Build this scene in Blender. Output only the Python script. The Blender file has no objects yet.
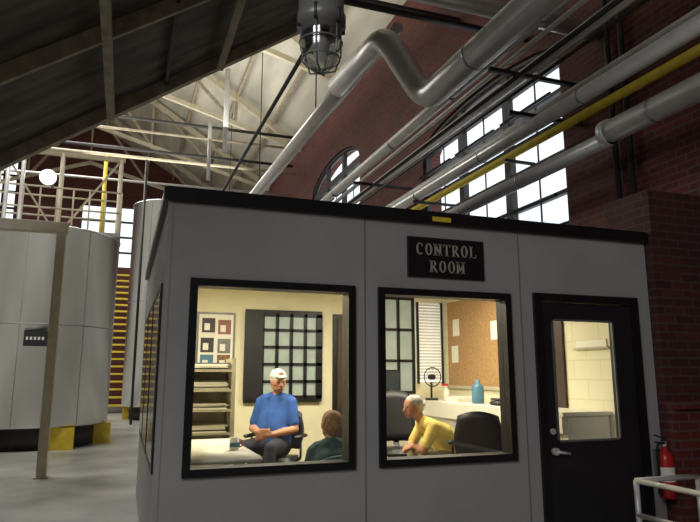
import bpy, bmesh, math, random
import numpy as np
from mathutils import Vector, Matrix
random.seed(4)
S=bpy.context.scene
try:
    S.view_settings.view_transform='Standard'
except Exception: pass
COL=S.collection

# ---------------------------------------------------------------- materials
def mat(name,c,rough=.6,metal=0,var=.12,scale=6,emit=None,es=0,bump=0.0,stretch=(1,1,1)):
    m=bpy.data.materials.new(name); m.use_nodes=True
    nt=m.node_tree; b=nt.nodes['Principled BSDF']
    tc=nt.nodes.new('ShaderNodeTexCoord'); mp=nt.nodes.new('ShaderNodeMapping')
    mp.inputs['Scale'].default_value=stretch
    nz=nt.nodes.new('ShaderNodeTexNoise'); nz.inputs['Scale'].default_value=scale; nz.inputs['Detail'].default_value=5
    cr=nt.nodes.new('ShaderNodeValToRGB')
    d=[max(0,x*(1-var*1.5)) for x in c]; l=[min(1,x*(1+var)) for x in c]
    cr.color_ramp.elements[0].position=.3; cr.color_ramp.elements[0].color=(*d,1)
    cr.color_ramp.elements[1].position=.7; cr.color_ramp.elements[1].color=(*l,1)
    nt.links.new(tc.outputs['Object'],mp.inputs[0]); nt.links.new(mp.outputs[0],nz.inputs['Vector'])
    nt.links.new(nz.outputs['Fac'],cr.inputs[0]); nt.links.new(cr.outputs[0],b.inputs['Base Color'])
    b.inputs['Roughness'].default_value=rough; b.inputs['Metallic'].default_value=metal
    if bump:
        bp=nt.nodes.new('ShaderNodeBump'); bp.inputs['Strength'].default_value=bump; bp.inputs['Distance'].default_value=.01
        nt.links.new(nz.outputs['Fac'],bp.inputs['Height']); nt.links.new(bp.outputs[0],b.inputs['Normal'])
    if emit:
        b.inputs['Emission Color'].default_value=(*emit,1); b.inputs['Emission Strength'].default_value=es
    return m
def brickmat(name,c1,c2,mortar,bw=.22,rh=.075,ms=.008,noise=.6):
    m=bpy.data.materials.new(name); m.use_nodes=True
    nt=m.node_tree; b=nt.nodes['Principled BSDF']
    tc=nt.nodes.new('ShaderNodeTexCoord'); sp=nt.nodes.new('ShaderNodeSeparateXYZ'); cb=nt.nodes.new('ShaderNodeCombineXYZ')
    ad=nt.nodes.new('ShaderNodeMath'); ad.operation='ADD'
    br=nt.nodes.new('ShaderNodeTexBrick'); br.inputs['Scale'].default_value=1
    br.inputs['Brick Width'].default_value=bw; br.inputs['Row Height'].default_value=rh; br.inputs['Mortar Size'].default_value=ms
    br.inputs['Color1'].default_value=(*c1,1); br.inputs['Color2'].default_value=(*c2,1); br.inputs['Mortar'].default_value=(*mortar,1)
    nt.links.new(tc.outputs['Object'],sp.inputs[0]); nt.links.new(sp.outputs[0],ad.inputs[0]); nt.links.new(sp.outputs[1],ad.inputs[1])
    nt.links.new(ad.outputs[0],cb.inputs[0]); nt.links.new(sp.outputs[2],cb.inputs[1]); nt.links.new(cb.outputs[0],br.inputs['Vector'])
    nz=nt.nodes.new('ShaderNodeTexNoise'); nz.inputs['Scale'].default_value=.9
    mx=nt.nodes.new('ShaderNodeMixRGB'); mx.blend_type='MULTIPLY'; mx.inputs[0].default_value=noise
    nt.links.new(tc.outputs['Object'],nz.inputs['Vector']); nt.links.new(br.outputs['Color'],mx.inputs[1]); nt.links.new(nz.outputs['Fac'],mx.inputs[2])
    nt.links.new(mx.outputs[0],b.inputs['Base Color']); b.inputs['Roughness'].default_value=.75
    return m
def glassmat(name,refl=.07,tint=(1,1,1),rough=.03):
    m=bpy.data.materials.new(name); m.use_nodes=True; nt=m.node_tree
    nt.nodes.remove(nt.nodes['Principled BSDF']); out=nt.nodes['Material Output']
    t=nt.nodes.new('ShaderNodeBsdfTransparent'); t.inputs[0].default_value=(*tint,1)
    g=nt.nodes.new('ShaderNodeBsdfGlossy'); g.inputs['Roughness'].default_value=rough
    x=nt.nodes.new('ShaderNodeMixShader'); x.inputs[0].default_value=refl
    nt.links.new(t.outputs[0],x.inputs[1]); nt.links.new(g.outputs[0],x.inputs[2]); nt.links.new(x.outputs[0],out.inputs[0])
    return m
M={}
M['panel']=mat('grey_wall_panel',(.40,.40,.395),.45,var=.05,scale=2)
M['black']=mat('black_paint',(.008,.008,.01),.4)
M['blackpl']=mat('black_plastic',(.015,.015,.018),.45)
M['seam']=mat('panel_seam',(.22,.22,.22),.6)
M['cream']=mat('cream_steel_paint',(.54,.48,.34),.5,var=.1)
M['creamd']=mat('weathered_cream_timber',(.36,.30,.21),.7,var=.2)
M['creamwall']=mat('cream_interior_wall',(.82,.77,.56),.7,var=.03)
M['block']=brickmat('painted_block_wall',(.82,.77,.56),(.80,.75,.54),(.72,.67,.48),.4,.2,.008,.12)
M['ceilin']=mat('ceiling_tile',(.8,.76,.6),.8,var=.04)
M['carpet']=mat('carpet_brown',(.2,.16,.1),.9)
M['conc']=mat('concrete_floor',(.42,.42,.39),.3,var=.3,scale=.9)
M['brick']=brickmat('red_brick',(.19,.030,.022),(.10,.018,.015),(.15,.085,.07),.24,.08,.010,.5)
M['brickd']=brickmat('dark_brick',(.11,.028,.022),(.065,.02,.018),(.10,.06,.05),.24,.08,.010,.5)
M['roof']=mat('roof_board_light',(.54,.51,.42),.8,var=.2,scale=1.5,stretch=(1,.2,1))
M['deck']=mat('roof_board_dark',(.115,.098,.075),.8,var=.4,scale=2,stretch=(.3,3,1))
M['steel']=mat('stainless_tank',(.72,.72,.70),.26,.88,var=.14,scale=1.2,stretch=(1,1,.3))
M['band']=mat('tank_seam',(.33,.33,.33),.4,.5)
M['galv']=mat('galvanised_pipe',(.66,.65,.62),.4,.25,var=.1)
M['insul']=mat('insulated_pipe_jacket',(.72,.71,.68),.32,.35,var=.08)
M['yellow']=mat('yellow_paint',(.80,.60,.05),.5)
M['dpipe']=mat('dark_iron',(.05,.045,.045),.5,.4)
M['white']=mat('white_laminate',(.8,.78,.68),.45,var=.03)
M['paper']=mat('paper_white',(.85,.83,.75),.8,var=.02)
M['cork']=mat('cork_board',(.45,.27,.12),.9,var=.15,scale=40)
M['darkdoor']=mat('dark_brown_door',(.05,.03,.02),.5)
M['beige']=mat('beige_shelf',(.52,.48,.36),.5)
M['day']=mat('daylit_blind',(.9,.9,.85),.8,emit=(.85,.95,1),es=1.1)
M['red']=mat('red_paint',(.5,.02,.02),.3)
M['badge']=mat('cap_badge',(.30,.14,.12),.7)
M['blue']=mat('blue_plastic',(.08,.2,.3),.35)
M['bluesh']=mat('blue_shirt',(.03,.10,.36),.85,var=.15,scale=9)
M['yelsh']=mat('yellow_shirt',(.80,.62,.17),.85,var=.1,scale=9)
M['tealsh']=mat('teal_shirt',(.03,.07,.075),.85)
M['jean']=mat('dark_trousers',(.02,.022,.035),.85)
M['khaki']=mat('khaki_trousers',(.25,.2,.12),.85)
M['skin']=mat('skin',(.5,.26,.15),.5,var=.06)
M['skinp']=mat('skin_tanned',(.50,.24,.14),.5,var=.06)
M['hairb']=mat('brown_hair',(.24,.14,.07),.8,scale=60,var=.4)
M['hairg']=mat('grey_hair',(.5,.48,.44),.8,scale=60,var=.25)
M['hatw']=mat('white_cap',(.60,.58,.52),.8)
M['eye']=mat('eye_dark',(.02,.015,.01),.2)
M['lip']=mat('lips',(.36,.12,.09),.5)
M['shoe']=mat('shoe',(.03,.02,.015),.4)
M['text']=mat('sign_lettering',(.42,.39,.33),.6)
M['screen']=mat('monitor_screen',(.03,.04,.05),.15)
M['glass']=glassmat('window_glass',.06)
M['gglass']=glassmat('lamp_glass',.35,(.75,.8,.8),.15)
M['pane']=glassmat('factory_glass',.05,(.95,.98,1))
M['dglass']=mat('dark_tinted_glass',(.02,.022,.025),.1)
M['grey']=mat('grey_hammered_paint',(.2,.2,.195),.4,.3)
M['lamp']=mat('lamp_lens',(.9,.9,.9),.4,emit=(1,1,.95),es=25)
M['tube']=mat('ceiling_light_lens',(.9,.9,.9),.4,emit=(1,.95,.8),es=3)
M['teal']=mat('teal_fabric',(.02,.06,.06),.9)
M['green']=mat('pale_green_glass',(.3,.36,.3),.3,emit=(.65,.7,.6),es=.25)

# ---------------------------------------------------------------- mesh builder
class O:
    def __init__(s,name): s.n=name; s.v=[]; s.f=[]; s.m=[]; s.sm=[]; s.mats=[]
    def mi(s,k):
        if k not in s.mats: s.mats.append(k)
        return s.mats.index(k)
    def add(s,vs,fs,k,smooth=False):
        o=len(s.v); s.v+= [tuple(v) for v in vs]; i=s.mi(k)
        for f in fs: s.f.append([o+a for a in f]); s.m.append(i); s.sm.append(smooth)
        return s
    def box(s,lo,hi,k,R=None,c=None):
        lo=Vector(lo);hi=Vector(hi)
        vs=[Vector((x,y,z)) for x in (lo.x,hi.x) for y in (lo.y,hi.y) for z in (lo.z,hi.z)]
        if R is not None:
            c=Vector(c) if c is not None else (lo+hi)/2
            vs=[R@(v-c)+c for v in vs]
        return s.add(vs,[(0,1,3,2),(4,6,7,5),(0,4,5,1),(2,3,7,6),(0,2,6,4),(1,5,7,3)],k)
    def rbox(s,lo,hi,k,b=.02):
        lo=Vector(lo);hi=Vector(hi); bm=bmesh.new(); bmesh.ops.create_cube(bm,size=1)
        c=(lo+hi)/2;d=hi-lo
        for v in bm.verts: v.co=Vector((v.co.x*d.x,v.co.y*d.y,v.co.z*d.z))+c
        bmesh.ops.bevel(bm,geom=bm.edges[:],offset=min(b,min(d)*.45),segments=3,affect='EDGES')
        bm.verts.index_update()
        s.add([v.co.copy() for v in bm.verts],[[v.index for v in f.verts] for f in bm.faces],k,True); bm.free(); return s
    def beam(s,p0,p1,w,h,k):
        p0=Vector(p0);p1=Vector(p1);d=(p1-p0).normalized()
        up=Vector((0,0,1)) if abs(d.z)<.95 else Vector((0,1,0))
        x=d.cross(up).normalized();y=x.cross(d)
        vs=[p+x*a*w/2+y*b*h/2 for p in (p0,p1) for a,b in ((-1,-1),(1,-1),(1,1),(-1,1))]
        return s.add(vs,[(0,3,2,1),(4,5,6,7),(0,1,5,4),(1,2,6,5),(2,3,7,6),(3,0,4,7)],k)
    def cyl(s,p0,p1,r,k,r1=None,n=20,caps=True):
        p0=Vector(p0);p1=Vector(p1);r1=r if r1 is None else r1
        d=(p1-p0).normalized();up=Vector((0,0,1)) if abs(d.z)<.95 else Vector((0,1,0))
        x=d.cross(up).normalized();y=x.cross(d)
        vs=[p+(x*math.cos(2*math.pi*i/n)+y*math.sin(2*math.pi*i/n))*q for p,q in ((p0,r),(p1,r1)) for i in range(n)]
        s.add(vs,[(i,(i+1)%n,n+(i+1)%n,n+i) for i in range(n)],k,True)
        if caps: s.add(vs,[tuple(range(n))[::-1],tuple(range(n,2*n))],k)
        return s
    def sph(s,c,r,k,n=16,R=None):
        if not hasattr(r,'__len__'): r=(r,r,r)
        c=Vector(c);vs=[];fs=[];h=n//2
        for j in range(h+1):
            for i in range(n):
                a=math.pi*j/h;b=2*math.pi*i/n
                v=Vector((r[0]*math.sin(a)*math.cos(b),r[1]*math.sin(a)*math.sin(b),r[2]*math.cos(a)))
                if R is not None: v=R@v
                vs.append(c+v)
        for j in range(h):
            for i in range(n):
                q=[j*n+i,(j+1)*n+i,(j+1)*n+(i+1)%n,j*n+(i+1)%n]
                if j==0: q=[q[0],q[1],q[2]]
                elif j==h-1: q=[q[0],q[1],q[3]]
                fs.append(q)
        return s.add(vs,fs,k,True)
    def sweep(s,pts,r,k,n=12,caps=True):
        pts=[Vector(p) for p in pts]; rings=[];prev=None
        for i,p in enumerate(pts):
            d=((pts[min(i+1,len(pts)-1)]-pts[max(i-1,0)])).normalized()
            if prev is None:
                up=Vector((0,0,1)) if abs(d.z)<.9 else Vector((0,1,0)); x=d.cross(up).normalized()
            else: x=(prev-d*prev.dot(d)).normalized()
            prev=x;y=x.cross(d)
            rr=r[i] if hasattr(r,'__len__') else r
            rings.append([p+(x*math.cos(2*math.pi*a/n)+y*math.sin(2*math.pi*a/n))*rr for a in range(n)])
        vs=[v for g in rings for v in g];fs=[]
        for j in range(len(pts)-1):
            for a in range(n): fs.append((j*n+a,j*n+(a+1)%n,(j+1)*n+(a+1)%n,(j+1)*n+a))
        s.add(vs,fs,k,True)
        if caps: s.add(vs,[tuple(range(n))[::-1],tuple(range((len(pts)-1)*n,len(pts)*n))],k)
        return s
    def rev(s,c,prof,k,n=32,ax='z'):
        c=Vector(c);vs=[]
        for r,z in prof:
            for i in range(n):
                a=2*math.pi*i/n; vs.append(c+Vector((r*math.cos(a),r*math.sin(a),z)))
        fs=[(j*n+i,j*n+(i+1)%n,(j+1)*n+(i+1)%n,(j+1)*n+i) for j in range(len(prof)-1) for i in range(n)]
        return s.add(vs,fs,k,True)
    def done(s,parent=None,bevel=0,T=None):
        me=bpy.data.meshes.new(s.n); me.from_pydata(s.v,[],s.f)
        for k in s.mats: me.materials.append(M[k])
        for i,p in enumerate(me.polygons): p.material_index=s.m[i]; p.use_smooth=s.sm[i]
        bm=bmesh.new();bm.from_mesh(me);bmesh.ops.remove_doubles(bm,verts=bm.verts,dist=1e-5) if not bevel else None
        bmesh.ops.recalc_face_normals(bm,faces=bm.faces);bm.to_mesh(me);bm.free()
        o=bpy.data.objects.new(s.n,me);COL.objects.link(o)
        if T is not None: o.matrix_world=T
        if parent: o.parent=parent
        if bevel:
            b=o.modifiers.new('bevel','BEVEL');b.width=bevel;b.segments=2;b.limit_method='ANGLE'
        return o
def place(x,y,z,deg): return Matrix.Translation((x,y,z))@Matrix.Rotation(math.radians(deg),4,'Z')
def arc(pts,rad,n=6):
    pts=[Vector(p) for p in pts];out=[pts[0]]
    for i in range(1,len(pts)-1):
        a=(pts[i-1]-pts[i]).normalized();b=(pts[i+1]-pts[i]).normalized()
        p0=pts[i]+a*rad;p2=pts[i]+b*rad
        for j in range(n+1):
            t=j/n; out.append(p0*(1-t)**2+pts[i]*2*t*(1-t)+p2*t*t)
    out.append(pts[-1]);return out

# ---------------------------------------------------------------- hall shell
XW=5.3; YB=32; XL=-13; YF=-7; EZ=9.2; RX=-2; RZ=13.9
O('floor').box((XL-.3,YF-.3,-.2),(XW+.4,YB+.3,0),'conc').done()
wins=[(6.35,10.5,2.9,5.75,6.15),(14.0,18.3,3.2,6.9,7.6),(22,26.1,3.2,6.9,7.6)]
w=O('wall_right'); y=YF
def archz(y,W):
    a,b,zb,zs,zt=W
    t=(y-(a+b)/2)/((b-a)/2); return zs+(zt-zs)*math.sqrt(max(0,1-t*t))
for W in wins:
    a,b,zb,zs,zt=W
    w.box((XW,y,0),(XW+.4,a,EZ+.3),'brick'); w.box((XW,a,0),(XW+.4,b,zb),'brick')
    N=24
    for i in range(N):
        y0=a+(b-a)*i/N;y1=a+(b-a)*(i+1)/N
        z0,z1=archz(y0,W),archz(y1,W)
        vs=[(x,yy,zz) for x in (XW,XW+.4) for yy,zz in ((y0,z0),(y1,z1),(y1,EZ+.3),(y0,EZ+.3))]
        w.add(vs,[(0,3,2,1),(4,5,6,7),(0,1,5,4),(2,3,7,6),(1,2,6,5),(3,0,4,7)],'brick')
    y=b
w.box((XW,y,0),(XW+.4,YB,EZ+.3),'brick'); w.done()
for n,W in enumerate(wins):
    a,b,zb,zs,zt=W
    g=O('window_%d'%(n+1)); X=XW+.1
    nc=3
    for i in range(nc+1):
        yy=a+(b-a)*i/nc; g.box((X-.05,yy-.08,zb),(X+.05,yy+.08,archz(min(max(yy,a+.05),b-.05),W)),'dpipe')
    rows=list(np.arange(zb,zs+.01,(zs-zb)/6))
    for j,z in enumerate(rows):
        h=.2 if j in(0,3,6) else .06
        g.box((X-.04,a,z-h/2),(X+.04,b,z+h/2),'dpipe')
    for yy in (a+(b-a)*k/6 for k in (1,3,5)): g.box((X-.01,yy-.010,zb),(X+.01,yy+.010,zs),'dpipe')
    pts=[(X,a+(b-a)*i/24,archz(a+(b-a)*i/24,W)-.04) for i in range(25)]
    g.sweep(pts,.07,'dpipe',8)
    for j in range(nc):
        for ri in (1,4):
            z0=rows[ri]; z1=rows[ri+1]
            ya=a+(b-a)*j/nc+.10;yb_=a+(b-a)*(j+1)/nc-.10
            R=Matrix.Rotation(math.radians(-28),3,'Y'); c=(X,ya,z0)
            g.box((X-.008,ya,z0+.03),(X+.008,yb_,z1-.03),'pane',R,c)
            for zz in (z1-.05,z0+.03,): g.box((X-.02,ya,zz),(X+.02,yb_,zz+.04),'dpipe',R,c)
    g.done()
bw=[(-7.6,-5.3,8.4,11.6),(-2.4,1.2,6.6,9.7)]
w=O('wall_back'); Yb0,Yb1=YB,YB+.4
w.box((XL,Yb0,0),(-7.6,Yb1,9),'brick')
w.box((-7.6,Yb0,0),(-5.3,Yb1,8.4),'brick'); w.box((-5.3,Yb0,0),(-2.4,Yb1,11.6),'brick')
w.box((-2.4,Yb0,0),(1.2,Yb1,6.6),'brick')
w.box((-2.4,Yb0,9.7),(1.2,Yb1,11.6),'brick'); w.box((1.2,Yb0,0),(XW+.4,Yb1,11.6),'brick')
w.box((XL,Yb0,9),(-7.6,Yb1,11.6),'brick')
w.box((XL,Yb0,11.6),(XW+.4,Yb1,14.3),'brick'); w.done()
for n,(a,b,z0,z1) in enumerate(bw):
    g=O('window_%d'%(n+4))
    for i in range(5): xx=a+(b-a)*i/4; g.box((xx-.05,YB+.1,z0),(xx+.05,YB+.18,z1),'dpipe')
    for i in range(5): zz=z0+(z1-z0)*i/4; g.box((a,YB+.1,zz-.05),(b,YB+.18,zz+.05),'dpipe')
    g.done()
O('wall_left').box((XL-.4,YF,0),(XL,YB,9),'brick').done()
O('wall_front').box((XL,YF-.4,0),(XW+.4,YF,14.3),'brick').done()
def slope(o,x0,z0,x1,z1,k,y0,y1,t=.15):
    vs=[(x,y,z+dz) for y in (y0,y1) for x,z,dz in ((x0,z0,0),(x1,z1,0),(x1,z1,t),(x0,z0,t))]
    o.add(vs,[(0,3,2,1),(4,5,6,7),(0,1,5,4),(1,2,6,5),(2,3,7,6),(3,0,4,7)],k)
r=O('ceiling'); slope(r,XW+.5,EZ-.05,RX,RZ,'roof',YF,YB); slope(r,RX,RZ,XL-.5,6.9,'roof',YF,YB); r.done()
def rz(x): return EZ+(XW-x)*(RZ-EZ)/(XW-RX) if x>RX else RZ-(RX-x)*(RZ-6.9)/(RX-XL)
for i,y in enumerate((9.5,14.5,19.5,24.5,29.5)):
    t=O('roof_truss')
    t.beam((XW-.05,y,rz(XW)-.12),(RX,y,RZ-.15),.16,.2,'cream'); t.beam((RX,y,RZ-.15),(XL,y,7.0),.16,.2,'cream')
    t.beam((XW-.05,y,9.0),(RX,y,11.0),.12,.14,'cream'); t.beam((RX,y,11.0),(XL,y,7.0),.12,.14,'cream')
    for x0,x1 in ((3,3),(3,.5),(.5,.5),(.5,RX),(RX,RX),(-4.5,RX),(-4.5,-4.5),(-7.5,-4.5)):
        zb=9.0+(XW-x0)*2/(XW-RX) if x0>=RX else 11-(RX-x0)*4/(RX-XL)
        t.beam((x0,y,zb),(x1,y,rz(x1)-.15),.08,.1,'creamd')
    t.done()
p=O('roof_purlins')
for x in (4.2,3,1.8,.6,-.7,-3.5,-5,-6.5,-8): p.beam((x,YF+.1,rz(x)-.1),(x,YB-.05,rz(x)-.1),.08,.14,'creamd')
p.beam((RX,YF+.1,RZ-.2),(RX,YB-.05,RZ-.2),.15,.2,'cream'); p.done()

sl=lambda x:3.95+(x+1.53)*.687
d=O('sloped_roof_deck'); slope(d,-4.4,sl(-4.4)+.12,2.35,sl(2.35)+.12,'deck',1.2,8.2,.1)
for y,wd in ((8.1,.16),(6.1,.08),(4.4,.08),(2.6,.08)): d.beam((-4.4,y,sl(-4.4)+.02),(2.35,y,sl(2.35)+.02),wd*.7,.16,'creamd')
for x in (-.35,1.0,2.25): d.beam((x,1.2,sl(x)-.04),(x,8.1,sl(x)-.04),.09,.12,'creamd')
for x in (-2.6,-1.6,.3): d.beam((x,1.2,sl(x)+.06),(x,8.1,sl(x)+.06),.04,.08,'dpipe')
d.beam((-1.8,6.1,4.35),(.9,4.2,5.5),.07,.09,'creamd')
d.cyl((2.2,8.0,sl(2.2)+.2),(2.2,8.0,rz(2.2)-.02),.03,'dpipe'); d.cyl((-4.2,8.0,0),(-4.2,8.0,sl(-4.2)+.1),.07,'cream'); d.cyl((-4.2,1.5,0),(-4.2,1.5,sl(-4.2)+.1),.07,'cream')
d.cyl((2.2,1.5,sl(2.2)+.2),(2.2,1.5,rz(2.2)-.02),.03,'dpipe')
d.done()

# ---------------------------------------------------------------- control room
CX0,CX1,CY0,CY1,CZ=.238,4.60,4.5,8.5,2.76
W1=(.41,1.655,.765,2.13); W2=(1.85,3.065,.765,2.13); DR=(3.30,4.44,0,2.15)
f=O('wall_control_room_front'); y0,y1=CY0,CY0+.09
f.box((CX0,y0,0),(W1[0],y1,2.68),'panel'); f.box((W1[0],y0,0),(W1[1],y1,W1[2]),'panel'); f.box((W1[0],y0,W1[3]),(W1[1],y1,2.68),'panel')
f.box((W1[1],y0,0),(W2[0],y1,2.68),'panel'); f.box((W2[0],y0,0),(W2[1],y1,W2[2]),'panel'); f.box((W2[0],y0,W2[3]),(W2[1],y1,2.68),'panel')
f.box((W2[1],y0,0),(DR[0],y1,2.68),'panel'); f.box((DR[0],y0,DR[3]),(DR[1],y1,2.68),'panel'); f.box((DR[1],y0,0),(CX1,y1,2.68),'panel')
for x in (1.745,3.18): f.box((x-.006,y0-.003,0),(x+.006,y0,2.68),'seam')
f.box((CX0-.006,y0-.006,0),(CX0+.03,y0,2.68),'panel')
f.done()
l=O('wall_control_room_left'); l.box((CX0,CY0+.09,0),(CX0+.09,CY1,2.68),'panel')
for a in (4.75,5.95,7.15):
    l.box((CX0-.012,a,.76),(CX0,a+1.05,2.12),'black'); l.box((CX0-.016,a+.06,.82),(CX0-.012,a+.99,2.06),'dglass')
l.done()
r=O('wall_control_room_right'); r.box((CX1-.09,CY0+.09,0),(CX1,CY1,2.68),'block')
r.box((CX1-.12,5.62,1.101),(CX1-.09,5.84,2.3),'darkdoor'); r.done()
b=O('wall_control_room_back'); b.box((CX0+.09,CY1-.1,0),(CX1-.09,CY1,2.68),'creamwall'); b.done()
li=O('wall_control_room_lining')
li.box((CX0+.09,CY0+.1,.1),(CX0+.1,CY1-.1,2.62),'creamwall'); li.done()
O('floor_control_room').box((CX0+.1,CY0+.09,0),(CX1-.09,CY1-.1,.1),'carpet').done()
c=O('ceiling_control_room'); c.box((CX0+.1,CY0+.09,2.62),(CX1-.09,CY1-.1,2.68),'ceilin')
c.done()
c=O('control_room_roof'); c.box((CX0-.04,CY0-.04,2.68),(CX1+.04,CY1+.04,2.77),'black'); c.box((CX0-.02,CY0-.02,2.77),(CX1+.02,CY1,2.79),'black')
c.box((2.33,CY0-.046,2.70),(2.50,CY0-.04,2.74),'yellow'); c.done()
def framed(name,x0,x1,z0,z1,y,t=.055,glass='glass'):
    g=O(name)
    for lo,hi in (((x0,z0),(x1,z0+t)),((x0,z1-t),(x1,z1)),((x0,z0+t),(x0+t,z1-t)),((x1-t,z0+t),(x1,z1-t))):
        g.box((lo[0],y-.03,lo[1]),(hi[0],y+.12,hi[1]),'black')
    g.box((x0+t,y+.04,z0+t),(x1-t,y+.046,z1-t),glass); return g.done()
framed('window_9',*W1,CY0); framed('window_10',*W2,CY0)
g=O('door_1'); y=CY0
g.box((DR[0],y-.03,0),(DR[0]+.07,y+.12,DR[3]),'black'); g.box((DR[1]-.07,y-.03,0),(DR[1],y+.12,DR[3]),'black'); g.box((DR[0]+.07,y-.03,DR[3]-.07),(DR[1]-.07,y+.12,DR[3]),'black')
a,b2,z0,z1=3.48,4.15,.89,1.93
g.box((DR[0]+.075,y+.0,.01),(a,y+.05,DR[3]-.075),'blackpl'); g.box((b2,y,.01),(DR[1]-.075,y+.05,DR[3]-.075),'blackpl')
g.box((a,y,.01),(b2,y+.05,z0),'blackpl'); g.box((a,y,z1),(b2,y+.05,DR[3]-.075),'blackpl')
for lo,hi in (((a,z0),(b2,z0+.018)),((a,z1-.018),(b2,z1)),((a,z0),(a+.018,z1)),((b2-.018,z0),(b2,z1))): g.box((lo[0],y-.012,lo[1]),(hi[0],y,hi[1]),'grey')
g.box((a,y+.02,z0),(b2,y+.026,z1),'glass')
g.cyl((3.43,y-.002,.82),(3.43,y-.05,.82),.03,'galv'); g.cyl((3.43,y-.045,.82),(3.56,y-.055,.80),.012,'galv'); g.cyl((3.43,y,.98),(3.43,y-.02,.98),.025,'galv')
g.done()
# sign with serif lettering
e=bpy.data.objects.new('control_room_sign',None); COL.objects.link(e)
s=O('sign_board'); s.box((2.11,CY0-.022,2.23),(2.82,CY0-.001,2.565),'black'); s.done(e,bevel=.004)
g=O('lettering')
def glyph(ch,x,z,h,w):
    T=.17*h;t=.08*h;yy0=CY0-.0245;yy1=CY0-.022
    B=lambda x0,z0,x1,z1:g.box((x+x0*w,yy0,z+z0*h),(x+x1*w,yy1,z+z1*h),'text')
    def V(cx,serif=True,z0=0,z1=1):
        g.box((x+cx*w-T/2,yy0,z+z0*h),(x+cx*w+T/2,yy1,z+z1*h),'text')
        if serif:
            for zz in (0,1): g.box((x+cx*w-T,yy0,z+zz*(h-t)),(x+cx*w+T,yy1,z+zz*(h-t)+t),'text')
    def D(p,q,th):
        a=Vector((x+p[0]*w,0,z+p[1]*h));b=Vector((x+q[0]*w,0,z+q[1]*h));n=(b-a).normalized();n=Vector((-n.z,0,n.x))*th/2
        pts=[a-n,a+n,b+n,b-n]; vs=[(v.x,yy0,v.z) for v in pts]+[(v.x,yy1,v.z) for v in pts]
        g.add(vs,[(0,1,2,3),(7,6,5,4),(0,4,5,1),(1,5,6,2),(2,6,7,3),(3,7,4,0)],'text')
    def E(cx,cz,rx,rz,a0,a1,n=20):
        vs=[]
        for i in range(n+1):
            a=math.radians(a0+(a1-a0)*i/n); ix=(rx*w-T); iz=(rz*h-t)
            for yy in (yy0,yy1):
                vs.append((x+cx*w+rx*w*math.cos(a),yy,z+cz*h+rz*h*math.sin(a))); vs.append((x+cx*w+ix*math.cos(a),yy,z+cz*h+iz*math.sin(a)))
        fs=[]
        for i in range(n):
            o=i*4;q=o+4; fs+=[(o,q,q+1,o+1),(o+2,o+3,q+3,q+2),(o,o+2,q+2,q),(o+1,q+1,q+3,o+3)]
        g.add(vs,fs,'text')
    if ch=='O': E(.5,.5,.48,.5,0,360,28)
    if ch=='C': E(.55,.5,.5,.5,45,315,22); B(.82,.68,.92,.95)
    if ch=='T': V(.5); B(.0,.92,1,1); B(0,.75,.08,1); B(.92,.75,1,1)
    if ch=='L': V(.22); B(.1,0,.95,.08); B(.87,0,.95,.3)
    if ch=='N': V(.16,True); V(.86,True); D((.14,.97),(.86,.03),T)
    if ch=='M': V(.12); V(.9); D((.12,.97),(.5,.2),T*.9); D((.9,.97),(.52,.2),T*.6)
    if ch=='R': V(.2); E(.42,.74,.42,.26,-90,90,12); B(.2,.92,.45,1); B(.2,.48,.45,.56); D((.45,.5),(.9,.03),T); B(.78,0,1.02,.08)
def word(tx,cx,z,h,w,gap):
    L=len(tx)*w+(len(tx)-1)*gap; x=cx-L/2
    for ch in tx: glyph(ch,x,z,h,w); x+=w+gap
word('CONTROL',2.465,2.415,.10,.066,.017); word('ROOM',2.465,2.275,.10,.066,.017)
g.done(e)
# ---------------------------------------------------------------- control room interior
yb=CY1-.1
g=O('window_6')
x0,x1,z0,z1=1.55,2.55,1.13,2.28; g.box((x0,yb-.03,z0),(x1,yb-.005,z1),'green')
for i in range(6):
    xx=x0+(x1-x0)*i/5; t=.045 if i in(0,5) else .022; g.box((xx-t,yb-.06,z0),(xx+t,yb-.03,z1),'black')
for i in range(6):
    zz=z0+(z1-z0)*i/5; t=.045 if i in(0,5) else .02; g.box((x0-.04,yb-.06,zz-t),(x1+.04,yb-.03,zz+t),'black')
g.box((x0-.04,yb-.062,z0),(x0+.20,yb-.028,z1),'blackpl')
g.done()
g=O('door_2'); g.box((2.76,yb-.03,.1),(3.5,yb,2.3),'black'); g.box((2.82,yb-.05,.11),(3.44,yb-.03,2.24),'darkdoor')
for z in ((.3,1.0),(1.2,2.1)): g.box((2.92,yb-.06,z[0]),(3.34,yb-.05,z[1]),'darkdoor')
g.cyl((3.38,yb-.05,1.05),(3.38,yb-.11,1.05),.025,'galv'); g.done(bevel=.004)
g=O('poster_board'); g.box((.87,yb-.03,1.45),(1.38,yb-.002,2.27),'grey'); g.box((.90,yb-.036,1.48),(1.35,yb-.03,2.24),'paper')
for i,(x,z,k) in enumerate(((.94,2.0,'dpipe'),(1.15,1.98,'badge'),(.93,1.74,'dpipe'),(1.15,1.73,'grey'),(.93,1.52,'blue'),(1.15,1.52,'hairb'))):
    g.box((x,yb-.04,z),(x+.17,yb-.036,z+.19),k)
    g.box((x+.03,yb-.042,z+.03),(x+.1,yb-.04,z+.12),'paper')
g.done()
g=O('window_7'); g.box((3.53,yb-.03,1.2),(4.0,yb-.005,2.56),'green')
for x in (3.53,3.76,4.0): g.box((x-.02,yb-.06,1.2),(x+.02,yb-.03,2.56),'black')
for z in (1.2,1.65,2.1,2.56): g.box((3.51,yb-.06,z-.02),(4.02,yb-.03,z+.02),'black')
g.done()
g=O('window_8'); g.box((4.08,yb-.03,1.35),(4.46,yb-.005,2.5),'day')
for z in np.arange(1.38,2.5,.045): g.box((4.08,yb-.045,z),(4.46,yb-.03,z+.035),'paper')
for x in (4.06,4.46): g.box((x,yb-.06,1.32),(x+.03,yb-.03,2.52),'black')
g.done()
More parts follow.
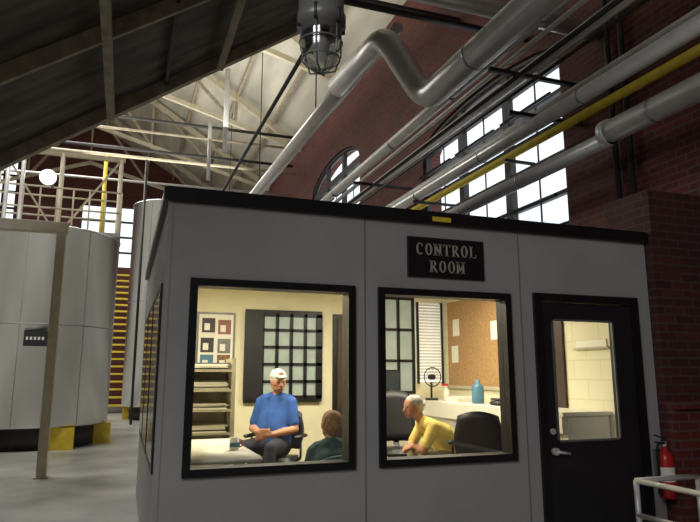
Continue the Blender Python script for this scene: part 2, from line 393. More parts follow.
xr=CX1-.09
g=O('cork_board'); g.box((xr-.02,6.55,1.3),(xr-.001,8.2,2.5),'cork'); g.box((xr-.035,6.5,1.26),(xr-.02,8.25,1.3),'beige')
for y,z in ((7.85,2.0),(7.9,1.62),(6.85,1.9)): g.box((xr-.026,y,z),(xr-.02,y+.18,z+.24),'paper')
g.done()
g=O('wall_notice'); g.box((xr-.012,4.98,1.73),(xr-.001,5.42,1.80),'paper'); g.box((xr-.03,4.95,1.71),(xr-.001,5.45,1.73),'beige'); g.done()
g=O('counter_desk')
g.box((3.93,4.98,1.06),(xr-.002,8.38,1.10),'white'); g.box((3.99,5.0,.1),(4.03,8.36,1.06),'white')
g.box((4.03,5.0,.1),(xr-.02,5.04,1.06),'white'); g.box((2.9,7.85,1.06),(3.93,8.33,1.10),'white'); g.box((3.0,7.9,.1),(3.93,7.94,1.06),'white'); g.box((3.93,5.0,.9),(3.99,8.3,1.06),'white')
g.done(bevel=.004)
g=O('water_jug'); g.rev((4.15,6.85,1.10),[(0,0),(.07,0),(.075,.02),(.075,.2),(.05,.24),(.03,.25),(.03,.29),(0,.29)],'blue',24); g.done()
g=O('desk_monitor'); g.rbox((3.2,8.05,1.22),(3.65,8.1,1.52),'blackpl',.01); g.box((3.22,8.045,1.25),(3.63,8.05,1.5),'screen'); g.cyl((3.42,8.09,1.13),(3.42,8.09,1.25),.025,'blackpl'); g.cyl((3.42,8.09,1.10),(3.42,8.09,1.12),.1,'blackpl'); g.done()
g=O('desk_fan'); g.cyl((4.1,8.0,1.1),(4.1,8.0,1.13),.09,'blackpl'); g.cyl((4.1,8.0,1.13),(4.1,8.0,1.35),.015,'blackpl')
g.sweep([(4.1+.13*math.cos(a),7.96,1.42+.13*math.sin(a)) for a in np.linspace(0,2*math.pi,25)],.008,'blackpl',6)
for a in np.linspace(0,math.pi,7)[:-1]: g.beam((4.1-.13*math.cos(a),7.95,1.42-.13*math.sin(a)),(4.1+.13*math.cos(a),7.95,1.42+.13*math.sin(a)),.004,.004,'blackpl')
g.cyl((4.1,7.94,1.42),(4.1,8.03,1.42),.04,'blackpl'); g.done()
g=O('paper_pile'); 
for i in range(6): g.box((4.06,7.2+.01*(i%2),1.101+.012*i),(4.3,7.5+.01*(i%3),1.112+.012*i),'paper')
g.done()
g=O('spray_bottle'); g.rev((4.2,7.75,1.10),[(0,0),(.04,0),(.045,.02),(.045,.13),(.015,.17),(.015,.2),(0,.2)],'white',16); g.box((4.14,7.735,1.3),(4.23,7.765,1.33),'red'); g.done()
g=O('desk_phone'); g.rbox((4.05,6.25,1.10),(4.28,6.45,1.15),'blackpl',.015); g.rbox((4.06,6.25,1.155),(4.11,6.45,1.185),'blackpl',.012); g.done()
g=O('shelf_unit'); DX=-.04
for x in (.62,1.10): g.box((x+DX,6.55,.1),(x+.04+DX,7.0,1.50 if x<1 else 1.62),'beige')
g.box((.66+DX,6.97,.1),(1.10+DX,7.0,1.5),'beige')
for z in (.15,.55,.85,1.08,1.28,1.48): g.box((.66+DX,6.55,z),(1.10+DX,6.97,z+.025),'beige')
for z,n in ((.875,5),(1.105,4),(1.305,6),(1.505,5)):
    for i in range(n): 
        a=random.uniform(0,.04); g.box((.69+a+DX,6.57+a/2,z+.014*i),(1.05+a+DX,6.9,z+.012+.014*i),random.choice(['paper','grey','paper','blackpl']))
g.done()
g=O('work_table'); g.rbox((.36,4.66,.82),(1.0,6.1,.86),'white',.01)
for x,y in ((.41,4.72),(.95,4.72),(.41,6.04),(.95,6.04)): g.cyl((x,y,.1),(x,y,.82),.022,'grey')
g.done()
g=O('coffee_mug'); g.rev((.87,5.15,.861),[(0,0),(.035,0),(.038,.01),(.04,.095),(.036,.095),(.033,.015),(0,.012)],'paper',24); g.box((.83,5.108,.885),(.91,5.112,.92),'blue')
g.sweep([(.91,5.15,.88),(.935,5.15,.89),(.94,5.15,.91),(.935,5.15,.93),(.91,5.15,.94)],.006,'red',8); g.done()

def office_chair(x,y,z0,deg,seat=.46,back=.95,w=.48,k='blackpl'):
    g=O('office_chair')
    for i in range(5):
        a=2*math.pi*i/5; g.beam((0,0,.09),(.28*math.cos(a),.28*math.sin(a),.06),.04,.03,'blackpl'); g.sph((.28*math.cos(a),.28*math.sin(a),.028),.028,'blackpl',10)
    g.cyl((0,0,.07),(0,0,seat-.07),.028,'grey')
    g.rbox((-w/2,-.24,seat-.08),(w/2,.25,seat),k,.04)
    n=9;m=6;vs=[];fs=[]
    for side in (0,1):
        for j in range(m+1):
            for i in range(n+1):
                u=i/n*2-1; v=j/m
                ww=w/2*(.86+.14*math.sin(math.pi*min(1,v*1.2)))*(1 if v<.85 else .93)
                zz=seat+.06+(back-seat-.06)*v-(.05*u*u*v)
                yy=-.25-.10*v+.05*u*u-(.07 if side else 0)*(1-.5*abs(u))
                vs.append((u*ww,yy,zz))
    q=(n+1)*(m+1)
    for j in range(m):
        for i in range(n):
            a=j*(n+1)+i; fs.append((a,a+1,a+n+2,a+n+1)); fs.append((q+a,q+a+n+1,q+a+n+2,q+a+1))
    for i in range(n):
        fs.append((i,q+i,q+i+1,i+1)); a=m*(n+1)+i; fs.append((a,a+1,q+a+1,q+a))
    for j in range(m):
        a=j*(n+1); fs.append((a,a+n+1,q+a+n+1,q+a)); a+=n; fs.append((a,q+a,q+a+n+1,a+n+1))
    g.add(vs,fs,k,True)
    g.beam((0,-.2,seat-.06),(0,-.33,seat+.12),.07,.02,'blackpl')
    for sx in (-1,1):
        g.sweep(arc([(sx*(w/2-.03),-.05,seat-.05),(sx*(w/2+.05),-.05,seat-.03),(sx*(w/2+.05),-.05,seat+.2)],.04),.014,'blackpl',8)
        g.rbox((sx*(w/2+.05)-.03,-.2,seat+.2),(sx*(w/2+.05)+.03,.12,seat+.235),'blackpl',.012)
    return g.done(T=place(x,y,z0,deg))

# ---------------------------------------------------------------- people
def person(name,prims,mats,eyes=None,voxel=.009):
    g=O(name+'_raw'); P=[]
    M['_t']=M['skin']
    for p in prims:
        a,b,ra,rb,lab=Vector(p[0]),Vector(p[1]),p[2],p[3],p[4]
        g.sph(a,ra,'_t',16); g.sph(b,rb,'_t',16)
        if (a-b).length>1e-4: g.cyl(a,b,ra,'_t',rb,16)
        P.append((a,b,ra,rb,lab))
    me=bpy.data.meshes.new('raw'); me.from_pydata(g.v,[],g.f); o=bpy.data.objects.new('raw',me); COL.objects.link(o)
    r=o.modifiers.new('r','REMESH'); r.mode='VOXEL'; r.voxel_size=voxel; r.use_smooth_shade=True
    s=o.modifiers.new('s','SMOOTH'); s.factor=.5; s.iterations=3
    dg=bpy.context.evaluated_depsgraph_get(); dg.update()
    nm=bpy.data.meshes.new_from_object(o.evaluated_get(dg)); bpy.data.objects.remove(o)
    labs=[];[labs.append(p[4]) for p in P if p[4] not in labs]
    nm.materials.clear()
    for l in labs: nm.materials.append(M[mats[l]])
    n=len(nm.polygons); C=np.empty(n*3); nm.polygons.foreach_get('center',C); C=C.reshape(n,3)
    best=np.full(n,1e9); idx=np.zeros(n,int)
    for a,b,ra,rb,lab in P:
        a=np.array(a);b=np.array(b);d=b-a;L=d@d
        t=np.clip(((C-a)@d)/L,0,1) if L>1e-8 else np.zeros(n)
        ds=np.linalg.norm(C-(a+t[:,None]*d),axis=1)-(ra+(rb-ra)*t)
        if lab in('hair','cap','badge'): ds-=.003
        m=ds<best; best[m]=ds[m]; idx[m]=labs.index(lab)
    nm.polygons.foreach_set('material_index',idx.astype(np.int32)); nm.polygons.foreach_set('use_smooth',np.ones(n,bool))
    nm.name=name; e=bpy.data.objects.new(name,nm); COL.objects.link(e)
    if eyes:
        k=O('face_details')
        for (c,r,mk) in eyes: k.sph(c,r,mk,12)
        k.done(e)
    return e
def headprims(c,f,u,hair='short',cap=False,beard=False):
    c=Vector(c);f=Vector(f).normalized();u=Vector(u);u=(u-f*u.dot(f)).normalized();s=f.cross(u)
    q=lambda a,b,d:tuple(c+s*a+f*b+u*d)
    P=[]
    P+=[(q(0,-.025,.03),q(0,.02,.035),.082,.078,'skin')]
    P+=[(q(-.018,.03,.0),q(.018,.03,.0),.062,.062,'skin'),(q(-.012,.045,-.055),q(.012,.045,-.055),.045,.045,'skin')]
    P+=[(q(0,.062,-.085),q(0,.055,-.075),.024,.03,'skin')]
    for a in (-1,1):
        P+=[(q(a*.055,.0,-.05),q(a*.02,.06,-.085),.025,.02,'skin'),
            (q(a*.035,.068,-.018),q(a*.045,.05,-.02),.02,.022,'skin'),
            (q(a*.012,.09,.03),q(a*.045,.075,.03),.012,.012,'skin'),
            (q(a*.083,-.005,.015),q(a*.078,-.003,-.03),.014,.010,'skin')]
    P+=[(q(0,.09,.018),q(0,.112,-.022),.011,.016,'skin'),(q(-.012,.098,-.026),q(.012,.098,-.026),.01,.01,'skin')]
    P+=[(q(-.018,.09,-.052),q(.018,.09,-.052),.009,.009,'skin'),(q(-.015,.088,-.066),q(.015,.088,-.066),.009,.009,'skin')]
    if hair:
        P+=[(q(0,-.03,.045),q(0,.0,.052),.087,.080,'hair'),(q(0,-.05,.0),q(0,-.045,-.04),.074,.055,'hair')]
        for a in (-1,1): P+=[(q(a*.066,-.015,.045),q(a*.066,-.03,-.01),.02,.018,'hair')]
    if cap:
        P+=[(q(0,-.025,.062),q(0,.012,.066),.094,.086,'cap'),(q(-.010,.078,.105),q(.010,.078,.105),.021,.021,'badge')]
        for a in np.linspace(-.055,.055,7): P+=[(q(a,.07,.076),q(a*.9,.155-abs(a)*.5,.070),.009,.007,'cap')]
    E=[]
    for a in (-1,1): E+=[(q(a*.031,.088,.010),.009,'eye')]
    for a in np.linspace(-.018,.018,5): E+=[(q(a,.0975,-.059),.0042,'lip')]
    return P,E
def handprims(wr,d,nrm,side,lab='skin',curl=.5):
    wr=Vector(wr);d=Vector(d).normalized();nrm=Vector(nrm);nrm=(nrm-d*nrm.dot(d)).normalized();s=d.cross(nrm)*side
    P=[]
    for i,(a,l) in enumerate(((-.033,.062),(-.012,.072),(.010,.068),(.031,.052))):
        k=wr+d*.09+s*a; P.append((tuple(wr+s*a*.6),tuple(k),.017,.0125,lab))
        d1=(d*math.cos(curl)+nrm*math.sin(curl)); m=k+d1*l*.55+s*a*.15
        d2=(d*math.cos(curl*2.2)+nrm*math.sin(curl*2.2)); e=m+d2*l*.5
        P+=[(tuple(k),tuple(m),.0105,.0092,lab),(tuple(m),tuple(e),.0092,.0078,lab)]
    t0=wr+d*.03-s*.028; t1=t0+(d*.7-s*.7+nrm*.2).normalized()*.04; t2=t1+(d*.95-s*.25+nrm*.3).normalized()*.032
    P+=[(tuple(t0),tuple(t1),.0155,.012,lab),(tuple(t1),tuple(t2),.012,.009,lab)]
    return P
def body(hip,fwd,chest,neck,side_w=1.0,lab='shirt',fat=1.0):
    hip,chest,neck=Vector(hip),Vector(chest),Vector(neck); fwd=Vector(fwd).normalized()
    up=(neck-hip).normalized(); s=fwd.cross(Vector((0,0,1))).normalized()
    P=[]
    P.append((tuple(hip-s*.09),tuple(hip+s*.09),.125,.125,'pants'))
    mid=(hip+chest)/2+Vector((0,0,.01))
    for a in (-1,1):
        P.append((tuple(hip+s*a*.07+Vector((0,0,.05))),tuple(mid+s*a*.06*side_w+fwd*.02*fat),.125*fat,.12*fat,lab))
        P.append((tuple(mid+s*a*.06*side_w+fwd*.02*fat),tuple(chest+s*a*.085*side_w),.12*fat,.12,lab))
        P.append((tuple(chest+s*a*.085*side_w),tuple(neck-up*.075+s*a*.13*side_w),.12,.072,lab))
    P.append((tuple(mid+fwd*.03),tuple(chest+fwd*.015),.12*fat,.125,lab)); P.append((tuple(chest+fwd*.015),tuple(neck-up*.065),.125,.078,lab))
    P.append((tuple(neck-up*.02),tuple(neck-up*.085+s*.155*side_w),.058,.065,lab)); P.append((tuple(neck-up*.02),tuple(neck-up*.085-s*.155*side_w),.058,.065,lab))
    sh=[neck-up*.095-s*.175*side_w,neck-up*.095+s*.175*side_w]
    return P,sh,s
def limb(pts,rs,labs):
    return [(tuple(pts[i]),tuple(pts[i+1]),rs[i],rs[i+1],labs[i]) for i in range(len(pts)-1)]
def arm(sh,el,wr,sleeve=.75,nrm=(0,0,-1),side=1,hd=None,curl=.5,fore='skin'):
    sh,el,wr=Vector(sh),Vector(el),Vector(wr); c=sh.lerp(el,sleeve)
    P=limb([sh,c],[.062,.056],['shirt'])+limb([c,el,el.lerp(wr,.35),wr],[.043,.041,.043,.028],[fore]*3)
    P+=[(tuple(sh.lerp(el,sleeve-.06)),tuple(c),.058,.058,'shirt')]
    return P+handprims(wr,(hd or (wr-el)),nrm,side,curl=curl)
def legs(hips,knees,ankles,toes):
    P=[]
    for h,k,a,t in zip(hips,knees,ankles,toes):
        h,k,a,t=map(Vector,(h,k,a,t))
        P+=limb([h,h.lerp(k,.5),k,k.lerp(a,.3),a],[.10,.088,.066,.064,.045],['pants']*4)
        P+=[(tuple(a-Vector((0,0,.03))),tuple(t),.042,.034,'shoe')]
    return P

FL=.1
F=Vector((-.60,-.80,0)).normalized()
hip=Vector((1.62,7.02,FL+.58)); chest=hip-F*.06+Vector((0,0,.32)); neck=hip-F*.07+Vector((0,0,.56))
P,sh,s=body(hip,F,chest,neck,1.08,fat=1.1)
hc=neck+Vector((.03,0,.125))+F*.04; hf=Vector((.10,-1,-.12))
HP,E=headprims(hc,hf,(0,0,1),cap=True)
P+=HP+[(tuple(neck-Vector((0,0,.04))),tuple(hc-Vector((0,0,.04))),.056,.054,'skin')]
lap=hip+F*.27+Vector((0,0,.13))
P+=arm(sh[0],sh[0]+F*.06-s*.07-Vector((0,0,.29)),lap-s*.05,side=-1,hd=(s-Vector((0,0,.1))+F*.2),nrm=-F)
P+=arm(sh[1],sh[1]+F*.06+s*.07-Vector((0,0,.29)),lap+s*.06+Vector((0,0,.03)),side=1,hd=(-s+F*.25),nrm=-F)
hs=[hip-s*.09,hip+s*.09]; kn=[hip+F*.46-s*.17+Vector((0,0,.02)),hip+F*.46+s*.17+Vector((0,0,.02))]
an=[Vector((k.x,k.y,FL+.10))+F*.08 for k in kn]; to=[Vector((a.x,a.y,FL+.036))+F*.17 for a in an]
P+=legs(hs,kn,an,to)
person('seated_man_blue_shirt',P,{'skin':'skinp','hair':'hairb','cap':'hatw','badge':'badge','shirt':'bluesh','pants':'jean','shoe':'shoe'},E)
ang=math.degrees(math.atan2(F.y,F.x))-90
office_chair(hip.x-F.x*.02,hip.y-F.y*.02,FL,ang,seat=.46,back=.96,w=.5)
F=Vector((-1,.12,0)).normalized()
hip=Vector((3.38,6.02,FL+.50)); chest=hip+F*.20+Vector((0,0,.24)); neck=hip+F*.40+Vector((0,0,.39))
P,sh,s=body(hip,F,chest,neck,1.0)
hc=neck+F*.09+Vector((0,0,.12)); hf=Vector((-1,-.12,-.06))
HP,E=headprims(hc,hf,(0.1,0,1))
P+=HP+[(tuple(neck-F*.02-Vector((0,0,.03))),tuple(hc-Vector((0,0,.04))-F*.02),.056,.054,'skin')]
kn=[hip+F*.45-s*.15,hip+F*.45+s*.15]
for i,sg in ((0,-1),(1,1)):
    el=sh[i]+F*.12-Vector((0,0,.22))+s*sg*.03; wr=kn[i]+Vector((0,0,.12))+F*.04-s*sg*.08
    P+=arm(sh[i],el,wr,side=sg,hd=F*.7-s*sg*.6-Vector((0,0,.15)),nrm=(0,0,-1))
an=[Vector((k.x,k.y,FL+.10))-F*.02 for k in kn]; to=[Vector((a.x,a.y,FL+.036))+F*.17 for a in an]
P+=legs([hip-s*.09,hip+s*.09],kn,an,to)
person('seated_man_yellow_shirt',P,{'skin':'skinp','hair':'hairg','shirt':'yelsh','pants':'khaki','shoe':'shoe'},E)
office_chair(hip.x+.03,hip.y,FL,math.degrees(math.atan2(F.y,F.x))-90,seat=.38,back=.66)
F=Vector((.05,1,0)).normalized()
hip=Vector((1.72,5.22,FL+.33)); chest=hip-F*.03+Vector((0,0,.29)); neck=hip+F*.02+Vector((0,0,.47))
P,sh,s=body(hip,F,chest,neck,.92)
hc=neck+F*.03+Vector((0,0,.12))
HP,E=headprims(hc,(-.15,1,.05),(0,0,1))
P+=HP+[(tuple(neck-Vector((0,0,.04))),tuple(hc-Vector((0,0,.04))),.054,.05,'skin')]
kn=[hip+F*.44-s*.12+Vector((0,0,.1)),hip+F*.44+s*.12+Vector((0,0,.1))]
for i,sg in ((0,-1),(1,1)):
    P+=arm(sh[i],sh[i]-Vector((0,0,.25))+s*sg*.05+F*.05,kn[i]+Vector((0,0,.10))-F*.12,side=sg,nrm=(0,0,-1),curl=.3,fore='shirt')
an=[Vector((k.x,k.y,FL+.10))+F*.03 for k in kn]; to=[Vector((a.x,a.y,FL+.036))+F*.17 for a in an]
P+=legs([hip-s*.09,hip+s*.09],kn,an,to)
person('seated_person_brown_hair',P,{'skin':'skin','hair':'hairb','shirt':'tealsh','pants':'jean','shoe':'shoe'},E)
office_chair(hip.x,hip.y,FL,-3,seat=.21,back=.72,w=.50,k='teal')
office_chair(3.50,5.72,FL,-38,seat=.46,back=1.0,w=.50)
office_chair(3.22,7.1,FL,170,seat=.48,back=1.16,w=.48)

# ---------------------------------------------------------------- tanks & left side
def tank(name,x,y,r,z0,z1):
    g=O(name); g.rev((x,y,0),[(0,z0),(r-.05,z0),(r,z0+.05),(r,z1-.04),(r+.03,z1-.04),(r+.03,z1),(r-.02,z1+.02),(.3,z1+.10),(0,z1+.10)],'steel',64)
    for z in np.linspace(z0,z1,3)[1:-1]: g.rev((x,y,0),[(r,z-.012),(r+.004,z-.008),(r+.004,z+.008),(r,z+.012)],'band',64)
    for a in (-95,-50,-125): 
        a=math.radians(a); g.box((-.006,-.003,z0+.05),(.006,.003,z1-.05),'band',Matrix.Rotation(a+math.pi/2,3,'Z'),(0,0,0)); 
        for i in range(8): v=g.v[-8+i]; g.v[-8+i]=(v[0]+x+(r+.001)*math.cos(a),v[1]+y+(r+.001)*math.sin(a),v[2])
    return g
g=tank('steel_storage_tank',-1.82,15.1,1.55,.42,4.45)
g.box((-1.86,13.53,2.0),(-1.42,13.545,2.3),'blackpl')
for i in range(5): g.box((-1.82+i*.07,13.527,2.12),(-1.78+i*.07,13.53,2.18),'paper')
g.done()
g=tank('steel_storage_tank',1.35,22.5,1.35,.42,7.3); g.done()
g=O('tank_plinth'); g.cyl((-1.82,15.1,0),(-1.82,15.1,.42),1.32,'dpipe',n=40); g.cyl((1.35,22.5,0),(1.35,22.5,.42),1.1,'dpipe',n=40)
for a in (-115,-58,-5,45,90,135,180):
    a=math.radians(a);x=-1.82+1.42*math.cos(a);y=15.1+1.42*math.sin(a)
    g.box((x-.22,y-.12,0),(x+.22,y+.12,.42),'yellow')
for a in range(0,360,60):
    a=math.radians(a);x=1.35+1.15*math.cos(a);y=22.5+1.15*math.sin(a); g.box((x-.15,y-.15,0),(x+.15,y+.15,.42),'yellow')
g.done()
g=O('portal_frame'); g.box((-1.08,10.15,0),(-.95,10.28,3.72),'cream'); g.box((-4.6,10.13,3.58),(-.93,10.3,3.74),'cream'); g.box((-4.6,10.15,0),(-4.47,10.28,3.58),'cream')
g.box((-1.11,10.12,0),(-.92,10.31,.02),'cream'); g.done(bevel=.006)
g=O('tank_catwalk'); g.box((-5,17.0,5.0),(-.3,18.0,5.1),'grey')
for x in np.arange(-5,-.2,.39):
    g.cyl((x,17.05,5.1),(x,17.05,6.2),.022,'cream',n=8)
for z in (5.65,6.2): g.cyl((-5,17.05,z),(-.3,17.05,z),.025,'cream',n=8); g.cyl((-5,17.95,z),(-.3,17.95,z),.025,'cream',n=8)
for x in (-4.9,-3.4,-1.9,-.4): g.cyl((x,17.9,0),(x,17.9,7.4),.06,'cream',n=10)
g.beam((-5,17.9,7.4),(-.3,17.9,7.4),.1,.12,'cream'); g.beam((-4.9,17.9,5.1),(-3.4,17.9,7.4),.05,.05,'cream'); g.beam((-3.4,17.9,7.4),(-1.9,17.9,5.1),.05,.05,'cream'); g.beam((-1.9,17.9,5.1),(-.4,17.9,7.4),.05,.05,'cream')
g.done()
g=O('tank_vent_pipes')
for x,h in ((-3.0,6.4),(-2.4,7.2),(-2.7,6.9)): g.cyl((x,15.1,4.53),(x,15.1,h),.045,'galv')
g.cyl((-2.4,15.1,7.2),(-5,15.1,7.2),.045,'galv'); g.cyl((-2.7,15.1,6.9),(-5,15.1,6.8),.04,'galv')
g.done()
g=O('overhead_process_pipes')
for z,y,k,r in ((8.2,20,'cream',.05),(8.6,20.4,'dpipe',.05),(7.7,21,'galv',.04),(9.1,19,'dpipe',.05),(8.9,19.5,'creamd',.04)):
    g.cyl((-6,y,z),(5.2,y,z+.1),r,k,n=10)
g.cyl((-.9,20,4.8),(-.9,20,8.2),.06,'yellow',n=10); g.cyl((.3,20,0),(.3,20,8.2),.04,'dpipe',n=8)
g.cyl((2.2,16,7.3),(2.2,16,9.7),.07,'galv',n=10); g.cyl((1.9,17,6.8),(1.9,17,8.5),.05,'galv',n=10)
g.done()
g=O('yellow_stair')
for i in range(20):
    z=.3*i+.25; g.box((-.95,26+.22*i,z),(.45,26.28+.22*i,z+.07),'yellow')
for x in (-1.0,.5): g.beam((x,26,.15),(x,30.4,6.0),.08,.25,'yellow')
for x in (-1.0,.5): g.cyl((x,26,1.2),(x,30.4,7.0),.04,'yellow',n=8)
for x in (-1.0,.5):
    for i in range(5): g.cyl((x,26.1+.85*i,.2+1.15*i),(x,26.1+.85*i,1.3+1.13*i),.03,'yellow',n=8)
g.done()
g=O('floodlight'); g.cyl((-2.0,16.2,6.2),(-2.0,16.0,6.15),.14,'grey',.2); g.cyl((-2.0,15.99,6.15),(-2.0,15.97,6.147),.17,'lamp'); g.cyl((-2,16.2,6.2),(-2,17.0,6.2),.03,'grey'); g.done()

# ---------------------------------------------------------------- right side pipes
def pipe(name,parts): 
    g=O(name)
    for pts,r,k in parts: g.sweep(pts,r,k,20)
    return g
XE=5.295
g=pipe('insulated_steam_pipe',[([(4.7,-6,3.98),(4.7,4.96,3.98)],.125,'insul')]); g.cyl((4.7,4.9,3.98),(4.7,4.98,3.98),.145,'insul'); 
for y in (1,2.2,3.4,4.3): g.cyl((4.7,y,3.98),(4.7,y+.03,3.98),.128,'band')
g.sweep([(4.7,4.9,3.92),(4.7,31.5,3.92)],.09,'insul')
for y in (6.5,8,9.5,11,13,15,18): g.cyl((4.7,y,3.92),(4.7,y+.03,3.92),.093,'band')
for y in (3,9,15,21,27): g.beam((4.6,y,3.80),(XE,y,3.80),.05,.05,'dpipe')
g.done()
g=pipe('yellow_gas_pipe',[([(4.95,-6,4.45),(4.95,31.5,4.55)],.055,'yellow')])
for y in (2,7,12,17,22): g.beam((4.8,y,4.38),(XE,y,4.38),.04,.04,'dpipe')
g.done()
g=pipe('silver_supply_duct',[([(4.45,-6,4.38),(4.45,31.5,4.42)],.085,'insul'),([(4.0,-6,5.22),(4.0,31.5,5.32)],.085,'insul')])
for y in (1,3,5,7,9,12): g.cyl((4.45,y,4.39),(4.45,y+.03,4.39),.089,'band'); g.cyl((4.0,y,5.24),(4.0,y+.03,5.24),.089,'band')
for y in (3,9,15,21): g.beam((4.35,y,4.28),(XE,y,4.28),.04,.04,'dpipe')
g.done()
g=pipe('conduit_bundle',[([(4.9,-6,4.78),(4.9,31.5,4.85)],.06,'insul'),([(4.7,-6,4.65),(4.7,31.5,4.7)],.03,'galv'),([(4.6,-6,5.2),(4.6,31.5,5.3)],.075,'insul'),([(4.4,-6,5.36),(4.4,31.5,5.46)],.03,'galv'),([(4.25,-6,4.75),(4.25,31.5,4.9)],.02,'dpipe'),([(4.35,-6,5.05),(4.35,31.5,5.1)],.03,'dpipe')])
for y in (2,6,10.8,15,20): g.beam((4.2,y,4.58),(XE,y,4.58),.05,.05,'dpipe'); g.beam((3.95,y,5.1),(XE,y,5.1),.05,.05,'dpipe')
g.done()
g=pipe('exhaust_duct',[(arc([(3.4,-2,4.85),(3.4,6.6,4.88),(2.9,6.72,5.72),(2.9,8.6,5.9)],.26,8),.165,'insul'),([(2.95,7.2,5.84),(2.95,31.5,6.6)],.12,'insul')])
for y in (3,4.2,5.4): g.cyl((3.4,y,4.88),(3.4,y+.04,4.88),.170,'band')
g.sweep([(3.3,7.2,6.2),(3.3,31.5,6.9)],.08,'galv'); g.sweep([(2.6,9,6.9),(2.6,31.5,7.4)],.04,'dpipe')
for y in (10,15,20,25): g.cyl((2.95,y,6.0),(2.95,y,10.2),.012,'dpipe',n=6)
g.done()
g=pipe('cross_pipe',[([(2.4,5.6,5.62),(XE-.02,5.6,5.62)],.10,'insul'),([(1.5,7.0,6.3),(XE-.02,7.0,6.3)],.05,'dpipe'),([(2.5,4.8,5.75),(XE-.02,4.8,5.75)],.04,'dpipe'),([(2.0,8.9,7.7),(XE-.02,8.9,7.7)],.05,'dpipe')]); g.done()
g=O('wall_conduit')
for y in (5.2,5.42): g.cyl((5.24,y,2.8),(5.24,y,7.5),.035,'dpipe',n=10)
g.rbox((5.1,5.1,6.2),(5.28,5.5,6.7),'grey',.02); g.done()
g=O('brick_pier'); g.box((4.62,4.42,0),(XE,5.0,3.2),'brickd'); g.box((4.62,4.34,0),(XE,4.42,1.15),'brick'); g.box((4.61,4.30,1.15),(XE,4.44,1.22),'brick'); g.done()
g=O('fire_extinguisher'); c=(4.52,4.39,0)
g.rev((c[0],c[1],.40),[(0,0),(.065,0),(.07,.02),(.07,.32),(.06,.37),(.025,.4),(.025,.43),(0,.43)],'red',28)
g.rev((c[0],c[1],.54),[(.0705,0),(.0705,.12)],'paper',28)
g.cyl((c[0],c[1],.82),(c[0],c[1],.87),.02,'galv'); g.beam((c[0]+.02,c[1],.89),(c[0]-.1,c[1],.93),.02,.01,'blackpl'); g.beam((c[0]+.02,c[1],.86),(c[0]-.1,c[1],.87),.02,.01,'blackpl')
g.sweep(arc([(c[0],c[1]-.01,.86),(c[0]-.09,c[1]-.01,.86),(c[0]-.095,c[1]-.01,.54)],.05),.011,'blackpl',8); g.cyl((c[0]-.095,c[1]-.01,.56),(c[0]-.095,c[1]-.01,.44),.012,'blackpl',.02)
g.box((c[0]-.03,4.46,.55),(c[0]+.03,4.498,.8),'grey'); g.done()
g=O('guard_railing')
for z in (.62,.36): g.cyl((3.9,4.1,z),(3.9,1.4,z),.022,'galv',n=12)
for y in (4.1,2.75,1.4): g.cyl((3.9,y,0),(3.9,y,.62),.022,'galv',n=12)
g.cyl((3.9,4.1,.62),(4.55,4.1,.62),.022,'galv',n=12); g.cyl((4.55,4.1,0),(4.55,4.1,.62),.022,'galv',n=12); g.done()
g=O('hanging_industrial_lamp'); x,y=.668,2.2
g.rev((x,y,0),[(0,3.12),(.05,3.12),(.055,3.08),(.085,3.05),(.092,2.98),(.092,2.88),(.1,2.875),(.1,2.83),(.085,2.825),(.08,2.80),(0,2.80)],'grey',32)
for a in range(6):
    a=a*math.pi/3; g.cyl((x+.095*math.cos(a),y+.095*math.sin(a),2.82),(x+.095*math.cos(a),y+.095*math.sin(a),2.885),.008,'dpipe',n=6)
    g.sweep([(x+.085*math.cos(a),y+.085*math.sin(a),2.83),(x+.084*math.cos(a),y+.084*math.sin(a),2.72),(x+.06*math.cos(a),y+.06*math.sin(a),2.65),(x,y,2.63)],.0035,'grey',6)
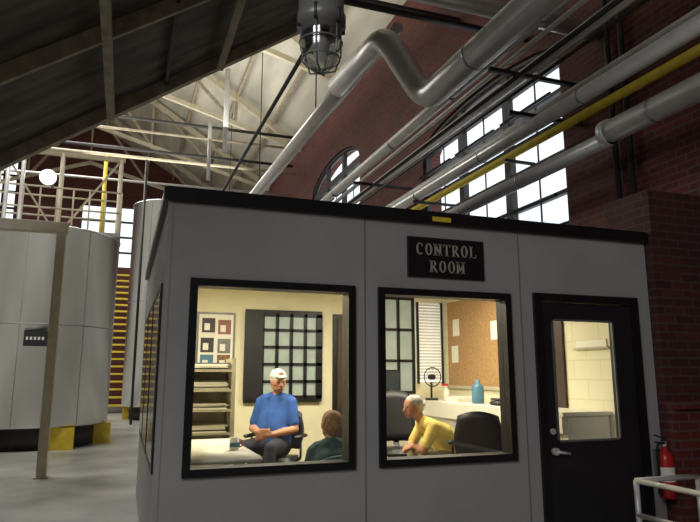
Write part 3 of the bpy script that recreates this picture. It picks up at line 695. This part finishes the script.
for z,r in ((2.76,.086),(2.69,.076)): g.sweep([(x+r*math.cos(a),y+r*math.sin(a),z) for a in np.linspace(0,2*math.pi,25)],.0035,'grey',6)
g.rev((x,y,0),[(.076,2.82),(.077,2.74),(.066,2.68),(.035,2.645),(0,2.635)],'gglass',24)
g.rev((x,y,0),[(0,2.80),(.02,2.80),(.035,2.76),(.03,2.71),(0,2.68)],'paper',16)
g.cyl((x,y,3.12),(x,y,sl(x)-.0),.014,'galv',n=10); g.done()

# ---------------------------------------------------------------- lights
def area(name,loc,rot,sx,sy,pw,col):
    l=bpy.data.lights.new(name,'AREA'); l.shape='RECTANGLE'; l.size=sx; l.size_y=sy; l.energy=pw; l.color=col
    o=bpy.data.objects.new(name,l); COL.objects.link(o); o.location=loc; o.rotation_euler=[math.radians(a) for a in rot]; return o
g=O('ceiling_light_panel')
for x in (1.3,3.2): g.box((x-.6,6.2,2.595),(x+.6,6.8,2.62),'tube')
g.done()
area('room_lamp_a',(1.3,6.5,2.58),(0,0,0),1.2,.6,62,(1,.92,.70)); area('room_lamp_b',(3.2,6.5,2.58),(0,0,0),1.2,.6,62,(1,.92,.70))
area('hall_front_fill',(-5,-3.5,6.5),(62,0,-38),5,4,390,(.97,.98,1))  # added fill from behind the camera, no window modelled there
area('far_hall_fill',(-4,22,10.0),(0,0,0),7,9,1100,(1,.99,.95))  # added overhead fill for the far hall, stands for no fixture
area('roof_uplight_fill',(1.0,15,8.0),(180,0,0),5,14,480,(1,.98,.9))  # added upward fill that brightens the roof boards, no skylight exists
area('aisle_fill',(-2.5,11.5,8.3),(0,0,0),3,3,340,(1,.98,.94))  # added fill to lift the floor and tanks on the left
w=bpy.data.worlds.new('sky'); S.world=w; w.use_nodes=True
bg=w.node_tree.nodes['Background']; bg.inputs[0].default_value=(.87,.94,1,1); bg.inputs[1].default_value=1.4
cd=bpy.data.cameras.new('camera'); cam=bpy.data.objects.new('camera',cd); COL.objects.link(cam)
cd.sensor_width=36; cd.lens=36*620/700; cd.clip_start=.05
cam.location=(0,0,1.45); cam.rotation_euler=(math.radians(90+10.4),0,math.radians(-19.8)); S.camera=cam
